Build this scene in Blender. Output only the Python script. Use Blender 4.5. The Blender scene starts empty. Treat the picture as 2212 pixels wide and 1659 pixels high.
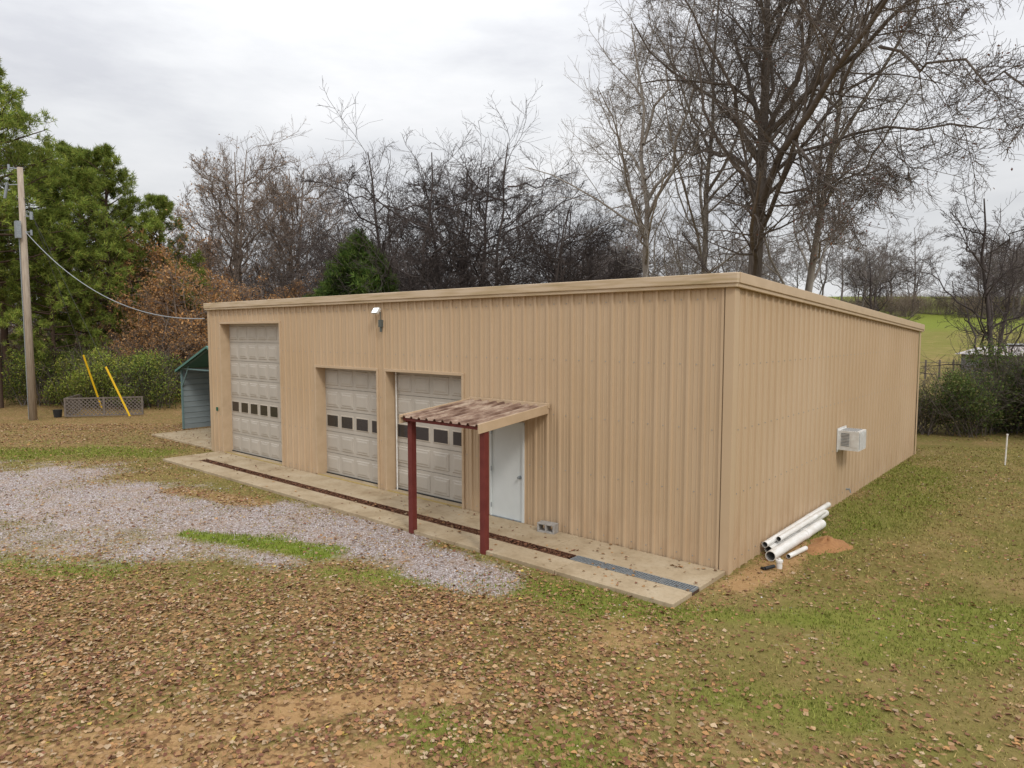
import bpy, math, random
import numpy as np
from mathutils import Vector, Matrix
random.seed(3); rng=np.random.default_rng(7)
sc=bpy.context.scene
col=sc.collection
# ---------------------------------------------------------------- frames
# building frame: X along the front wall (0 = near corner), Y into the building depth.
# site frame (r,d): survey grid turned 40.8 deg, used for the terrain and planting plan
CO,SI=.757,.6534
def S(r,d):
    a,b=r-3.615,d-11.22
    return CO*a-SI*b, SI*a+CO*b
def invS(X,Y):
    return CO*X+SI*Y+3.615, -SI*X+CO*Y+11.22

# ---------------------------------------------------------------- helpers
def mesh_np(name,V,F,mats,cols=None,midx=None,smooth=False):
    me=bpy.data.meshes.new(name)
    V=np.asarray(V,dtype=np.float32)
    me.vertices.add(len(V)); me.vertices.foreach_set('co',V.ravel())
    if not isinstance(F,list): F=[F]
    F=[np.asarray(f,dtype=np.int32) for f in F if len(f)]
    li=np.concatenate([f.ravel() for f in F]); tot=np.concatenate([np.full(len(f),f.shape[1],dtype=np.int32) for f in F])
    st=np.concatenate([[0],np.cumsum(tot)[:-1]]).astype(np.int32)
    me.loops.add(len(li)); me.loops.foreach_set('vertex_index',li)
    me.polygons.add(len(tot)); me.polygons.foreach_set('loop_start',st)
    for m in (mats if isinstance(mats,(list,tuple)) else [mats]): me.materials.append(m)
    if midx is not None: me.polygons.foreach_set('material_index',np.asarray(midx,dtype=np.int32))
    if smooth: me.polygons.foreach_set('use_smooth',np.ones(len(tot),dtype=bool))
    me.update(calc_edges=True)
    if cols is not None:
        a=me.color_attributes.new('Col','FLOAT_COLOR','POINT')
        c=np.asarray(cols,dtype=np.float32)
        if c.shape[1]==3: c=np.concatenate([c,np.ones((len(c),1),np.float32)],1)
        a.data.foreach_set('color',c.ravel())
    return me
def add(name,me,parent=None,loc=(0,0,0),rot=(0,0,0),scale=(1,1,1)):
    o=bpy.data.objects.new(name,me); col.objects.link(o)
    o.location=loc;o.rotation_euler=rot;o.scale=scale
    if parent: o.parent=parent
    return o
def empty(name,loc=(0,0,0)):
    o=bpy.data.objects.new(name,None); col.objects.link(o); o.location=loc; return o
class MB:
    def __init__(s): s.v=[];s.f=[];s.m=[]
    def quad(s,a,b,c,d,m=0):
        n=len(s.v); s.v+= [a,b,c,d]; s.f.append((n,n+1,n+2,n+3)); s.m.append(m)
    def box(s,x0,x1,y0,y1,z0,z1,m=0,T=None):
        P=[(x,y,z) for z in(z0,z1) for y in(y0,y1) for x in(x0,x1)]
        if T: P=[tuple(T@Vector(p)) for p in P]
        n=len(s.v); s.v+=P
        for q in((0,2,3,1),(4,5,7,6),(0,1,5,4),(2,6,7,3),(0,4,6,2),(1,3,7,5)):
            s.f.append(tuple(n+i for i in q)); s.m.append(m)
    def frustum(s,x0,x1,z0,z1,y,out,ins,m=0):
        a=[(x0,y,z0),(x1,y,z0),(x1,y,z1),(x0,y,z1)]
        b=[(x0+ins,y-out,z0+ins),(x1-ins,y-out,z0+ins),(x1-ins,y-out,z1-ins),(x0+ins,y-out,z1-ins)]
        n=len(s.v); s.v+=a+b
        s.f.append((n+4,n+5,n+6,n+7)); s.m.append(m)
        for i in range(4):
            j=(i+1)%4; s.f.append((n+i,n+j,n+4+j,n+4+i)); s.m.append(m)
    def cyl(s,p0,p1,r0,r1=None,k=12,m=0,cap=True):
        r1=r0 if r1 is None else r1
        p0=Vector(p0);p1=Vector(p1);t=(p1-p0).normalized()
        u=t.cross(Vector((0,0,1)) if abs(t.z)<.9 else Vector((1,0,0))).normalized(); w=t.cross(u)
        n=len(s.v)
        for p,r in((p0,r0),(p1,r1)):
            for i in range(k):
                a=2*math.pi*i/k; s.v.append(tuple(p+(u*math.cos(a)+w*math.sin(a))*r))
        for i in range(k):
            j=(i+1)%k; s.f.append((n+i,n+j,n+k+j,n+k+i)); s.m.append(m)
        if cap:
            s.f.append(tuple(n+k-1-i for i in range(k))); s.m.append(m)
            s.f.append(tuple(n+k+i for i in range(k))); s.m.append(m)
    def obj(s,name,mats,parent=None,bevel=0,smooth=False,loc=(0,0,0)):
        me=bpy.data.meshes.new(name); me.from_pydata(s.v,[],s.f)
        for m in (mats if isinstance(mats,(list,tuple)) else [mats]): me.materials.append(m)
        me.polygons.foreach_set('material_index',s.m)
        if smooth: me.polygons.foreach_set('use_smooth',[True]*len(s.f))
        me.update()
        o=add(name,me,parent,loc)
        if bevel:
            b=o.modifiers.new('b','BEVEL');b.width=bevel;b.segments=2;b.limit_method='ANGLE'
        return o

def new_mat(name,rough=.8,metal=0.0,spec=.3):
    m=bpy.data.materials.new(name);m.use_nodes=True
    nt=m.node_tree;b=nt.nodes['Principled BSDF']
    b.inputs['Roughness'].default_value=rough;b.inputs['Metallic'].default_value=metal
    b.inputs['Specular IOR Level'].default_value=spec
    return m,nt,b
def N(nt,t,**k):
    n=nt.nodes.new(t)
    for a,v in k.items(): setattr(n,a,v)
    return n
def noise_node(nt,scale,detail=4,vec=None,rough=.55):
    n=N(nt,'ShaderNodeTexNoise');n.inputs['Scale'].default_value=scale;n.inputs['Detail'].default_value=detail;n.inputs['Roughness'].default_value=rough
    if vec: nt.links.new(vec,n.inputs['Vector'])
    return n.outputs['Fac']
def ramp(nt,fac,stops):
    r=N(nt,'ShaderNodeValToRGB');e=r.color_ramp.elements
    while len(e)<len(stops): e.new(.5)
    for i,(p,c) in enumerate(stops):
        e[i].position=p
        e[i].color=tuple(c)+(1,) if hasattr(c,'__len__') else (c,c,c,1)
    nt.links.new(fac,r.inputs['Fac']);return r.outputs['Color']
def mix(nt,f,a,b,mode='MIX'):
    n=N(nt,'ShaderNodeMix',data_type='RGBA',blend_type=mode)
    for sck,v in((n.inputs[0],f),(n.inputs[6],a),(n.inputs[7],b)):
        if isinstance(v,(int,float)): sck.default_value=v
        elif isinstance(v,tuple): sck.default_value=v+(1,) if len(v)==3 else v
        else: nt.links.new(v,sck)
    return n.outputs[2]
def math_(nt,op,a,b=None,c=None,clamp=False):
    n=N(nt,'ShaderNodeMath',operation=op);n.use_clamp=clamp
    for i,v in enumerate((a,b,c)):
        if v is None: continue
        if isinstance(v,(int,float)): n.inputs[i].default_value=v
        else: nt.links.new(v,n.inputs[i])
    return n.outputs[0]
def objvec(nt,scale=(1,1,1)):
    t=N(nt,'ShaderNodeTexCoord');m=N(nt,'ShaderNodeMapping');m.inputs['Scale'].default_value=scale
    nt.links.new(t.outputs['Object'],m.inputs['Vector']);return m.outputs['Vector']
def bump(nt,b,h,strength=.3,dist=.01):
    n=N(nt,'ShaderNodeBump');n.inputs['Strength'].default_value=strength;n.inputs['Distance'].default_value=dist
    nt.links.new(h,n.inputs['Height']);nt.links.new(n.outputs[0],b.inputs['Normal'])
def simple(name,c1,c2=None,scale=3,rough=.8,metal=0,spec=.3,stretch=(1,1,1),bmp=0,bscale=40):
    m,nt,b=new_mat(name,rough,metal,spec)
    c2=c2 or tuple(x*.8 for x in c1)
    v=objvec(nt,stretch)
    f=noise_node(nt,scale,6,v)
    c=ramp(nt,f,[(.3,c1),(.7,c2)])
    nt.links.new(c,b.inputs['Base Color'])
    if bmp: bump(nt,b,noise_node(nt,bscale,4,v),bmp)
    return m
def attr_mat(name,rough=.8,spec=.2,trans=0.0):
    m,nt,b=new_mat(name,rough,0,spec)
    a=N(nt,'ShaderNodeVertexColor');a.layer_name='Col'
    nt.links.new(a.outputs['Color'],b.inputs['Base Color'])
    if trans:
        t=N(nt,'ShaderNodeBsdfTranslucent');nt.links.new(a.outputs['Color'],t.inputs['Color'])
        mx=N(nt,'ShaderNodeMixShader');mx.inputs[0].default_value=trans
        out=nt.nodes['Material Output']
        nt.links.new(b.outputs[0],mx.inputs[1]);nt.links.new(t.outputs[0],mx.inputs[2]);nt.links.new(mx.outputs[0],out.inputs['Surface'])
    return m

# ---------------------------------------------------------------- materials
def siding_mat():
    m,nt,b=new_mat('tan_painted_siding',.5,0,.35)
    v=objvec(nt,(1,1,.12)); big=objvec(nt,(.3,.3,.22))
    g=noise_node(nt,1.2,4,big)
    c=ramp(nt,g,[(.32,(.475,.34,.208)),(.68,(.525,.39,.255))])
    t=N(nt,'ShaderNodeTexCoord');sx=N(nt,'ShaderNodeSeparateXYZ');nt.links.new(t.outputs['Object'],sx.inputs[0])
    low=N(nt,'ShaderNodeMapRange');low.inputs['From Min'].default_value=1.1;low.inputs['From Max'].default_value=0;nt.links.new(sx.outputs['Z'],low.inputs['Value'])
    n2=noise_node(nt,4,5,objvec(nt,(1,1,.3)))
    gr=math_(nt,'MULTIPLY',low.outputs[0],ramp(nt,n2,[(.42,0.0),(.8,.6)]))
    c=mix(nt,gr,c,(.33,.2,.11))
    st=ramp(nt,noise_node(nt,6,3,objvec(nt,(1,1,.04))),[(.56,0.0),(.85,.3)])
    c=mix(nt,st,c,(.35,.24,.145))
    nt.links.new(c,b.inputs['Base Color'])
    bump(nt,b,noise_node(nt,1.5,2,objvec(nt,(1,1,.5))),.1,.02)
    return m
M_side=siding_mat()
M_trim=simple('tan_trim',(.53,.395,.26),(.47,.345,.22),4,.45,stretch=(.3,1,1))
def eave_mat():
    m,nt,b=new_mat('eave_trim_weathered',.5,0,.3)
    v=objvec(nt,(.35,.35,5)); f=noise_node(nt,3,5,v)
    c=ramp(nt,f,[(.42,(.56,.44,.31)),(.6,(.46,.345,.21)),(.78,(.32,.25,.13))])
    nt.links.new(c,b.inputs['Base Color']);return m
M_eave=eave_mat()
M_roof=simple('tan_roof_panel',(.5,.4,.28),(.4,.31,.2),2)
def concrete():
    m,nt,b=new_mat('weathered_concrete',.9,0,.2)
    v=objvec(nt); f=noise_node(nt,1.3,8,v,.65); g=noise_node(nt,12,6,v); h=noise_node(nt,90,2,v)
    c=ramp(nt,f,[(.3,(.48,.395,.275)),(.5,(.42,.33,.215)),(.72,(.28,.205,.12))])
    c=mix(nt,ramp(nt,g,[(.5,0.0),(.8,.5)]),c,(.22,.165,.1))
    c=mix(nt,ramp(nt,h,[(.3,.25),(.6,0.0)]),c,(.16,.12,.08))
    nt.links.new(c,b.inputs['Base Color']); bump(nt,b,h,.2,.004);return m
M_conc=concrete()
M_door=simple('garage_door_paint',(.46,.415,.355),(.41,.37,.315),2,.5,stretch=(1,1,.4))
M_white=simple('white_steel_door',(.64,.67,.66),(.58,.61,.6),2,.4)
M_glass,_,bb=new_mat('dark_glass',.12,0,.6); bb.inputs['Base Color'].default_value=(.03,.026,.024,1)
M_frame=simple('window_frame',(.5,.44,.36))
M_red=simple('red_oxide_paint',(.16,.034,.027),(.12,.022,.018),6,.55)
M_galv=simple('galvanized_steel',(.36,.39,.41),(.24,.27,.29),20,.45,.5)
M_dark=simple('dark_debris',(.035,.022,.015),(.12,.06,.03),25,.95)
M_blkm=simple('black_plastic',(.02,.02,.02),(.03,.03,.03),5,.5)
M_pvc=simple('white_pvc',(.8,.79,.77),(.62,.59,.53),3,.35,stretch=(3,1,3))
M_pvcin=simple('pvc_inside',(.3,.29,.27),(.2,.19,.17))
M_cmu=simple('cinder_block_grey',(.38,.36,.33),(.26,.24,.22),20,.95,bmp=.4)
M_wood=simple('weathered_pole_wood',(.46,.39,.31),(.28,.22,.17),4,.9,stretch=(6,6,.4),bmp=.4)
M_lat=simple('lattice_wood',(.2,.165,.14),(.12,.1,.085),8)
M_yel=simple('yellow_guard_plastic',(.8,.5,.02),(.7,.44,.02),3,.4)
M_teal=simple('bluegreen_steel',(.15,.23,.23),(.11,.18,.185),3,.5)
M_tealroof=simple('green_roof_metal',(.07,.17,.14),(.09,.2,.17),3,.5)
M_grey=simple('grey_steel_panel',(.26,.30,.31),(.2,.235,.245),2,.6,stretch=(.5,.5,3))
M_acw=simple('ac_white',(.72,.72,.70),(.55,.52,.47),7,.5)
M_coil=simple('ac_coil',(.3,.33,.35),(.14,.13,.13),20,.5,.3)
M_green=simple('green_paint',(.03,.12,.07))
M_dkgrey=simple('bracket_grey_paint',(.12,.13,.12),(.09,.1,.09))
M_yline=simple('yellow_edge_paint',(.42,.3,.09),(.3,.22,.1),8)
M_wire,_,bb=new_mat('wire_dark',.6); bb.inputs['Base Color'].default_value=(.06,.06,.06,1)
M_wireL,_,bb=new_mat('wire_light',.5); bb.inputs['Base Color'].default_value=(.3,.32,.34,1)
M_lamp,nt_,bb=new_mat('lamp_lens',.3); bb.inputs['Base Color'].default_value=(.8,.85,.9,1)
bb.inputs['Emission Color'].default_value=(.9,.95,1,1);bb.inputs['Emission Strength'].default_value=1.2
def canopy_mat():
    m,nt,b=new_mat('canopy_roof_rusty',.65,0,.3)
    v=objvec(nt,(1.2,.3,1)); f=noise_node(nt,5,6,v,.65)
    c=ramp(nt,f,[(.36,(.48,.38,.29)),(.48,(.28,.19,.14)),(.6,(.14,.08,.055)),(.74,(.08,.045,.035))])
    nt.links.new(c,b.inputs['Base Color']);return m
M_can=canopy_mat()
M_leaf=attr_mat('dry_leaf',.8,.2,0)
M_fol=attr_mat('foliage',.75,.2,.3)
M_grass=attr_mat('grass_blade',.8,.15,0)
M_stone=attr_mat('gravel_stone',.9,.2)
def bark(name,a,b_):
    return simple(name,a,b_,3,.95,stretch=(1,1,.25),spec=.1)
M_bark=bark('bark_grey_brown',(.095,.078,.068),(.165,.14,.12))
M_barkd=bark('bark_dark',(.065,.053,.05),(.12,.1,.093))
M_barkl=bark('bark_sycamore',(.38,.35,.31),(.17,.14,.115))
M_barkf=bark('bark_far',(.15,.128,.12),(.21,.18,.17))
M_barkm=bark('bark_pale_brown',(.2,.155,.125),(.26,.21,.175))
M_barkp=bark('bark_pine',(.11,.075,.055),(.07,.045,.035))

# ---------------------------------------------------------------- ground zones
def seg_d(r,d,pts):
    best=np.full(r.shape,1e9)
    for (a,b,w0),(c,e,w1) in zip(pts[:-1],pts[1:]):
        dx,dy=c-a,e-b;L=dx*dx+dy*dy
        t=np.clip(((r-a)*dx+(d-b)*dy)/L,0,1)
        dd=np.hypot(r-(a+t*dx),d-(b+t*dy))/(w0+(w1-w0)*t)
        best=np.minimum(best,dd)
    return best
def sm(x,a,b):
    t=np.clip((x-a)/(b-a),0,1);return t*t*(3-2*t)
def lumps(r,d,s,seed):
    x=(r*.8+d*.6)/s+seed*17.3;y=(d*.8-r*.6)/s+seed*5.1
    xi=np.floor(x);yi=np.floor(y);fx=x-xi;fy=y-yi;fx=fx*fx*(3-2*fx);fy=fy*fy*(3-2*fy)
    def h(a,b):
        v=np.sin(a*127.1+b*311.7+seed*7.7)*43758.5453;return v-np.floor(v)
    return (h(xi,yi)*(1-fx)+h(xi+1,yi)*fx)*(1-fy)+(h(xi,yi+1)*(1-fx)+h(xi+1,yi+1)*fx)*fy
def fbm(r,d,s,seed): return .5*lumps(r,d,s,seed)+.3*lumps(r,d,s*.45,seed+1)+.2*lumps(r,d,s*.2,seed+2)
def zones(r,d):
    wob=(fbm(r,d,1.8,1)-.5)
    g=seg_d(r,d,[(-22,18.6,3.2),(-12.5,16.8,3.0),(-9.5,15.8,2.5),(-6.3,14.8,1.5),(-3.4,13.6,1.25),(-1.5,12.0,.95),(-.5,11.0,.7)])
    gravel=1-sm(g+wob*1.6,.35,1.35)
    g2=seg_d(r,d,[(-11,13.8,1.6),(-6.6,12.9,1.2),(-4.0,11.8,.5)])
    gravel=np.maximum(gravel,.66*(1-sm(g2+wob*1.8,.2,1.5)))
    gravel*=.5+.8*fbm(r,d,1.0,41)
    br=seg_d(r,d,[(-8.6,17.3,.5),(-6.2,16.1,.45)])
    brown=1-sm(br+wob*1.5,.4,1.4)
    gravel*=1-.75*brown
    gr=seg_d(r,d,[(-6.5,13.55,.2),(-4.9,12.95,.45),(-3.5,12.35,.42)])
    green=.95*(1-sm(gr+wob*1.8,.3,1.6))
    gravel*=1-.8*green
    gravel=np.clip(gravel,0,1)
    for pts,k in(([(-10.5,12.0,.45),(-6.8,11.4,.45)],.55),([(-20,22.5,1.3),(-12,23.0,.8)],.6),([(-3,11.3,.35),(0,10.75,.4),(2.5,9.65,.5),(5,9.2,.5)],.6),
                 ([(-.8,6.6,.5),(.8,6.2,.5)],.55),([(4.5,8.6,.8),(7,9.3,.9)],.5),([(4.8,12.5,.7),(7.5,14.0,.9),(12,20,1.3)],.4),([(2,7.4,.5),(3.6,7,.5)],.45),([(6,16,.5),(10,24,1.2)],.35)):
        green=np.maximum(green,k*(1-sm(seg_d(r,d,pts)+wob*1.8,.3,1.7)))
    di=seg_d(r,d,[(-5.5,5.6,.8),(-3.7,6.5,.42),(-2.6,7.0,.3),(-.6,7.45,.24)])
    dirt=.85*(1-sm(di+wob*1.8,.4,1.7))
    dirt=np.maximum(dirt,.85*(1-sm(seg_d(r,d,[(-3.6,5.9,.6),(-1.2,6.1,.4)])+wob*1.5,.3,1.6)))
    dirt=np.maximum(dirt,.5*(1-sm(seg_d(r,d,[(.8,8.3,.25),(1.7,8.9,.4)])+wob*2,.3,1.7)))
    dirt=np.maximum(dirt,.9*(1-sm(seg_d(r,d,[(3.6,10.7,.4),(4.5,11.5,.42),(5.4,12.9,.3)])+wob,.4,1.4)))
    dirt=np.maximum(dirt,.7*brown)
    dirt*=.6+.75*fbm(r,d,.8,63)
    left=1-sm(r+(d-9)*.3,-1.5,3.5)
    leaf=.27+.48*left*(1-sm(d,10.2,12.5))+.25*left*sm(d,21,26)
    leaf=leaf+(fbm(r,d,2.0,9)-.5)*.8
    leaf=np.where(d>28,np.maximum(leaf,.35+.4*(r<4)),leaf)
    rightzone=sm(r,4,6)*sm(d,10,13)
    leaf=leaf*(1-.6*rightzone)
    leaf=leaf*(1-.7*gravel)*(1-.6*dirt)*(1-.6*green)
    leaf=np.clip(np.maximum(leaf,.5*brown),0.03,1)
    return gravel,green,dirt,leaf
def height(r,d):
    X,Y=CO*(r-3.615)-SI*(d-11.22), SI*(r-3.615)+CO*(d-11.22)
    h=-.07+0*r
    dx=np.maximum(np.maximum(-24-X,X-.2),0);dy=np.maximum(np.maximum(-2.2-Y,Y-15.3),0)
    far=sm(np.hypot(dx,dy),.2,4)
    h=h+far*(fbm(r,d,3.5,4)-.5)*.12+far*(fbm(r,d,.5,6)-.5)*.02
    right=sm(r,-25,15)
    rise=np.interp(d,[0,45,60,100,150,250,400,900],[0,0,.6,5.0,11,17,20,22])
    risel=np.interp(d,[0,45,60,100,150,250,400,900],[0,0,0,1,3,6,8,9])
    return h+rise*right+risel*(1-right)
def hz(r,d): return float(height(np.array([float(r)]),np.array([float(d)]))[0])
Rs=np.concatenate([-np.geomspace(900,26,28),np.arange(-25,18,.14),np.geomspace(18.5,900,30)])
Ds=np.concatenate([-np.geomspace(400,1,14),np.linspace(0,4.5,8),np.arange(4.8,31,.14),np.geomspace(31.5,1200,46)])
RR,DD=np.meshgrid(Rs,Ds)
r=RR.ravel();d=DD.ravel()
HH=height(r,d)
V=np.stack([CO*(r-3.615)-SI*(d-11.22),SI*(r-3.615)+CO*(d-11.22),HH],1)
nr,nd=len(Rs),len(Ds)
i=np.arange(nd-1)[:,None]*nr+np.arange(nr-1)[None,:]
F=np.stack([i,i+1,i+1+nr,i+nr],-1).reshape(-1,4)
z=np.stack(zones(r,d),1)
# open pasture on the rise to the right
past=sm(r,8,14)*sm(d,60,75)
z[:,1]=np.maximum(z[:,1],past*np.where(d>95,.75,.35));z[:,3]*=1-.9*past
def ground_mat():
    m,nt,b=new_mat('ground_litter_grass',.95,0,.1)
    v=objvec(nt)
    a=N(nt,'ShaderNodeVertexColor');a.layer_name='Col'
    sp=N(nt,'ShaderNodeSeparateColor');nt.links.new(a.outputs['Color'],sp.inputs[0])
    R,Gc,B,A=sp.outputs[0],sp.outputs[1],sp.outputs[2],a.outputs['Alpha']
    n1=noise_node(nt,1.1,8,v,.65);n2=noise_node(nt,9,8,v,.7);n3=noise_node(nt,55,4,v,.7);n4=noise_node(nt,.25,3,v);n5=noise_node(nt,.6,5,v,.6)
    grass=ramp(nt,n2,[(.3,(.125,.105,.03)),(.5,(.2,.16,.05)),(.72,(.3,.22,.085))])
    grass=mix(nt,ramp(nt,n3,[(.35,.45),(.6,0.0)]),grass,(.07,.055,.02))
    grass=mix(nt,ramp(nt,n1,[(.43,0.0),(.64,.55)]),grass,(.14,.155,.028))
    grass=mix(nt,ramp(nt,n5,[(.5,0.0),(.64,.55)]),grass,(.3,.205,.09))
    grass=mix(nt,ramp(nt,n4,[(.4,0.0),(.7,.35)]),grass,(.27,.2,.085))
    gr2=ramp(nt,n3,[(.3,(.10,.135,.016)),(.7,(.21,.26,.035))])
    def mask(x,nz,lo,hi,amt=.6):
        s=math_(nt,'ADD',x,math_(nt,'MULTIPLY',math_(nt,'SUBTRACT',nz,.5),amt))
        mr=N(nt,'ShaderNodeMapRange');mr.inputs['From Min'].default_value=lo;mr.inputs['From Max'].default_value=hi
        nt.links.new(s,mr.inputs['Value']);return mr.outputs[0]
    c=mix(nt,mask(Gc,n2,.15,.9,1.0),grass,gr2)
    dirtc=ramp(nt,n2,[(.3,(.33,.195,.085)),(.7,(.44,.28,.135))])
    dirtc=mix(nt,ramp(nt,n3,[(.3,.4),(.6,0.0)]),dirtc,(.2,.11,.05))
    c=mix(nt,mask(B,n2,.15,.8,1.4),c,dirtc)
    vg=N(nt,'ShaderNodeTexVoronoi');vg.inputs['Scale'].default_value=32;nt.links.new(v,vg.inputs['Vector'])
    sg=N(nt,'ShaderNodeSeparateColor');nt.links.new(vg.outputs['Color'],sg.inputs[0])
    stc=ramp(nt,sg.outputs[0],[(0,(.2,.15,.125)),(.3,(.34,.285,.265)),(.7,(.46,.41,.4)),(1,(.6,.56,.56))])
    stc=mix(nt,ramp(nt,vg.outputs['Distance'],[(.35,0.0),(.8,.65)]),stc,(.18,.125,.095))
    stc=mix(nt,ramp(nt,n1,[(.45,0.0),(.68,.55)]),stc,(.33,.23,.155))
    c=mix(nt,mask(R,n2,.15,.65,1.5),c,stc)
    vl=N(nt,'ShaderNodeTexVoronoi');vl.inputs['Scale'].default_value=19;vl.inputs['Randomness'].default_value=1;nt.links.new(v,vl.inputs['Vector'])
    sl=N(nt,'ShaderNodeSeparateColor');nt.links.new(vl.outputs['Color'],sl.inputs[0])
    lc=ramp(nt,sl.outputs[1],[(0,(.13,.065,.03)),(.35,(.27,.15,.065)),(.7,(.38,.22,.105)),(1,(.46,.3,.165))])
    lc=mix(nt,ramp(nt,vl.outputs['Distance'],[(.35,0.0),(.7,.6)]),lc,(.09,.05,.022))
    s=math_(nt,'SUBTRACT',A,sl.outputs[0]);s=math_(nt,'MULTIPLY',s,8,clamp=True)
    c=mix(nt,math_(nt,'MULTIPLY',s,.8),c,lc)
    nt.links.new(c,b.inputs['Base Color'])
    h=math_(nt,'ADD',n3,math_(nt,'MULTIPLY',n2,1.2)); bump(nt,b,h,.5,.03)
    return m
me=mesh_np('ground',V,F,ground_mat(),cols=z,smooth=True)
add('ground',me)

def sample(n,dmin,dmax,power=1.0,margin=1.5):
    u=rng.uniform(0,1,n);dd=(dmin**power+(dmax**power-dmin**power)*u)**(1/power)
    w=dd*.80+margin
    rr=rng.uniform(-1,1,n)*w
    return rr,dd
def clear(rr,dd):
    X,Y=CO*(rr-3.615)-SI*(dd-11.22), SI*(rr-3.615)+CO*(dd-11.22)
    inb=(X>-18.35)&(X<.05)&(Y>-.02)&(Y<15.2)
    ins=(X>-17.75)&(X<.02)&(Y>-1.92)&(Y<0)
    inc=(X>-23.7)&(X<-18.2)&(Y>.0)&(Y<7)
    return X,Y,inb,(ins|inc)
def rot_rand(n,tilt):
    a=rng.uniform(0,2*np.pi,n);t=rng.normal(0,tilt,n)
    ca,sa,ct,st_=np.cos(a),np.sin(a),np.cos(t),np.sin(t)
    e1=np.stack([ca,sa,0*a],1)
    e2=np.stack([-sa*ct,ca*ct,st_],1)
    e3=np.cross(e1,e2);return e1,e2,e3
# leaves
rr,dd=sample(310000,5.2,30,1.1)
gv,gn,dt,lf=zones(rr,dd);X,Y,inb,ins=clear(rr,dd)
clump=lumps(rr,dd,.3,77)*.55+lumps(rr,dd,.9,78)*.45
keep=(rng.uniform(0,1,len(rr))<lf**1.3*np.clip(1.7*clump-.1,.05,1.4))&~inb&(~ins|(rng.uniform(0,1,len(rr))<.12))
X,Y,rr,dd,ins=X[keep],Y[keep],rr[keep],dd[keep],ins[keep]
n=len(X);zz=np.where(ins,0.004,height(rr,dd)+.006)+rng.uniform(0,.015,n)
e1,e2,e3=rot_rand(n,.36);s=(.013+.026*rng.beta(1.4,2.6,n))[:,None];c=np.stack([X,Y,zz],1)
fold=rng.uniform(-.3,.7,n)[:,None]
P=np.stack([c-e1*s*1.2,c-e1*s*.1-e2*s+e3*s*fold,c+e1*s*.9-e2*s*.45+e3*s*fold,c+e1*s*1.35,c+e1*s*.8+e2*s*.5+e3*s*fold,c-e1*s*.15+e2*s+e3*s*fold],1)
b0=np.arange(n)[:,None]*6
F=np.concatenate([b0+np.array([[0,1,2,3]]),b0+np.array([[0,3,4,5]])])
pal=np.array([(.38,.215,.10),(.31,.17,.08),(.44,.29,.155),(.19,.095,.05),(.44,.24,.10),(.26,.115,.07),(.48,.35,.22),(.34,.21,.11)])
cc=pal[rng.integers(0,len(pal),n)]*rng.uniform(.6,1.1,n)[:,None]
yl=rng.uniform(0,1,n)<.005;cc[yl]=(.48,.36,.09)
add('fallen_leaves',mesh_np('fallen_leaves',P.reshape(-1,3),F,M_leaf,cols=np.repeat(cc,6,0)))
# grass blades
rr,dd=sample(400000,5.2,24,1.1)
gv,gn,dt,lf=zones(rr,dd);X,Y,inb,ins=clear(rr,dd)
pr=(.45+.75*gn)*(1-.93*gv)*(1-.8*dt)*(.2+.6*lumps(rr,dd,.25,31)+.5*lumps(rr,dd,1.1,32))*(1.05-.35*lf)
keep=(rng.uniform(0,1,len(rr))<pr)&~inb&~ins
X,Y,rr,dd,gn=X[keep],Y[keep],rr[keep],dd[keep],gn[keep];n=len(X)
hgt=rng.uniform(.015,.05,n)*(1+.6*gn);a=rng.uniform(0,6.28,n);w=.003+.0007*dd
c=np.stack([X,Y,height(rr,dd)-.003],1);dx=np.stack([np.cos(a),np.sin(a),0*a],1)*w[:,None]
tip=c+np.stack([rng.normal(0,.02,n),rng.normal(0,.02,n),hgt],1)
P=np.stack([c-dx,c+dx,tip],1);F=np.arange(n*3).reshape(-1,3)
g1=np.array((.17,.19,.035));g2=np.array((.40,.30,.12));g3=np.array((.21,.29,.035))
q=np.clip(rng.uniform(.1,1.0,n)+.7*(lumps(rr,dd,1.5,12)-.5)-gn*.8,0,1)[:,None]
cc=(g1*(1-q)+g2*q);cc=cc*(1-gn[:,None]*.6)+g3*gn[:,None]*.6;cc*=rng.uniform(.6,1.2,n)[:,None]
add('lawn_grass',mesh_np('lawn_grass',P.reshape(-1,3),F,M_grass,cols=np.repeat(cc,3,0)))
# gravel stones
rr,dd=sample(170000,8,24,1.0)
gv,gn,dt,lf=zones(rr,dd);X,Y,inb,ins=clear(rr,dd)
keep=(rng.uniform(0,1,len(rr))<gv**1.3*.9*(.2+.9*lumps(rr,dd,.35,55))+.004)&~inb&(~ins)
X,Y,rr,dd=X[keep],Y[keep],rr[keep],dd[keep];n=len(X)
e1,e2,e3=rot_rand(n,.6);s=rng.uniform(.008,.024,n)[:,None];c=np.stack([X,Y,height(rr,dd)+.004],1)
P=np.stack([c+e1*s*1.2,c+e2*s,c-e1*s,c-e2*s*.8,c+e3*s*.6,c-e3*s*.7],1)
b0=np.arange(n)[:,None]*6
F=np.concatenate([b0+np.array([t]) for t in((0,1,4),(1,2,4),(2,3,4),(3,0,4),(1,0,5),(2,1,5),(3,2,5),(0,3,5))])
pal=np.array([(.5,.46,.45),(.4,.335,.31),(.6,.57,.57),(.29,.23,.2),(.46,.38,.37),(.41,.36,.32)])
cc=pal[rng.integers(0,len(pal),n)]*rng.uniform(.7,1.15,n)[:,None]
add('gravel_stones',mesh_np('gravel_stones',P.reshape(-1,3),F,M_stone,cols=np.repeat(cc,6,0)))

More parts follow.
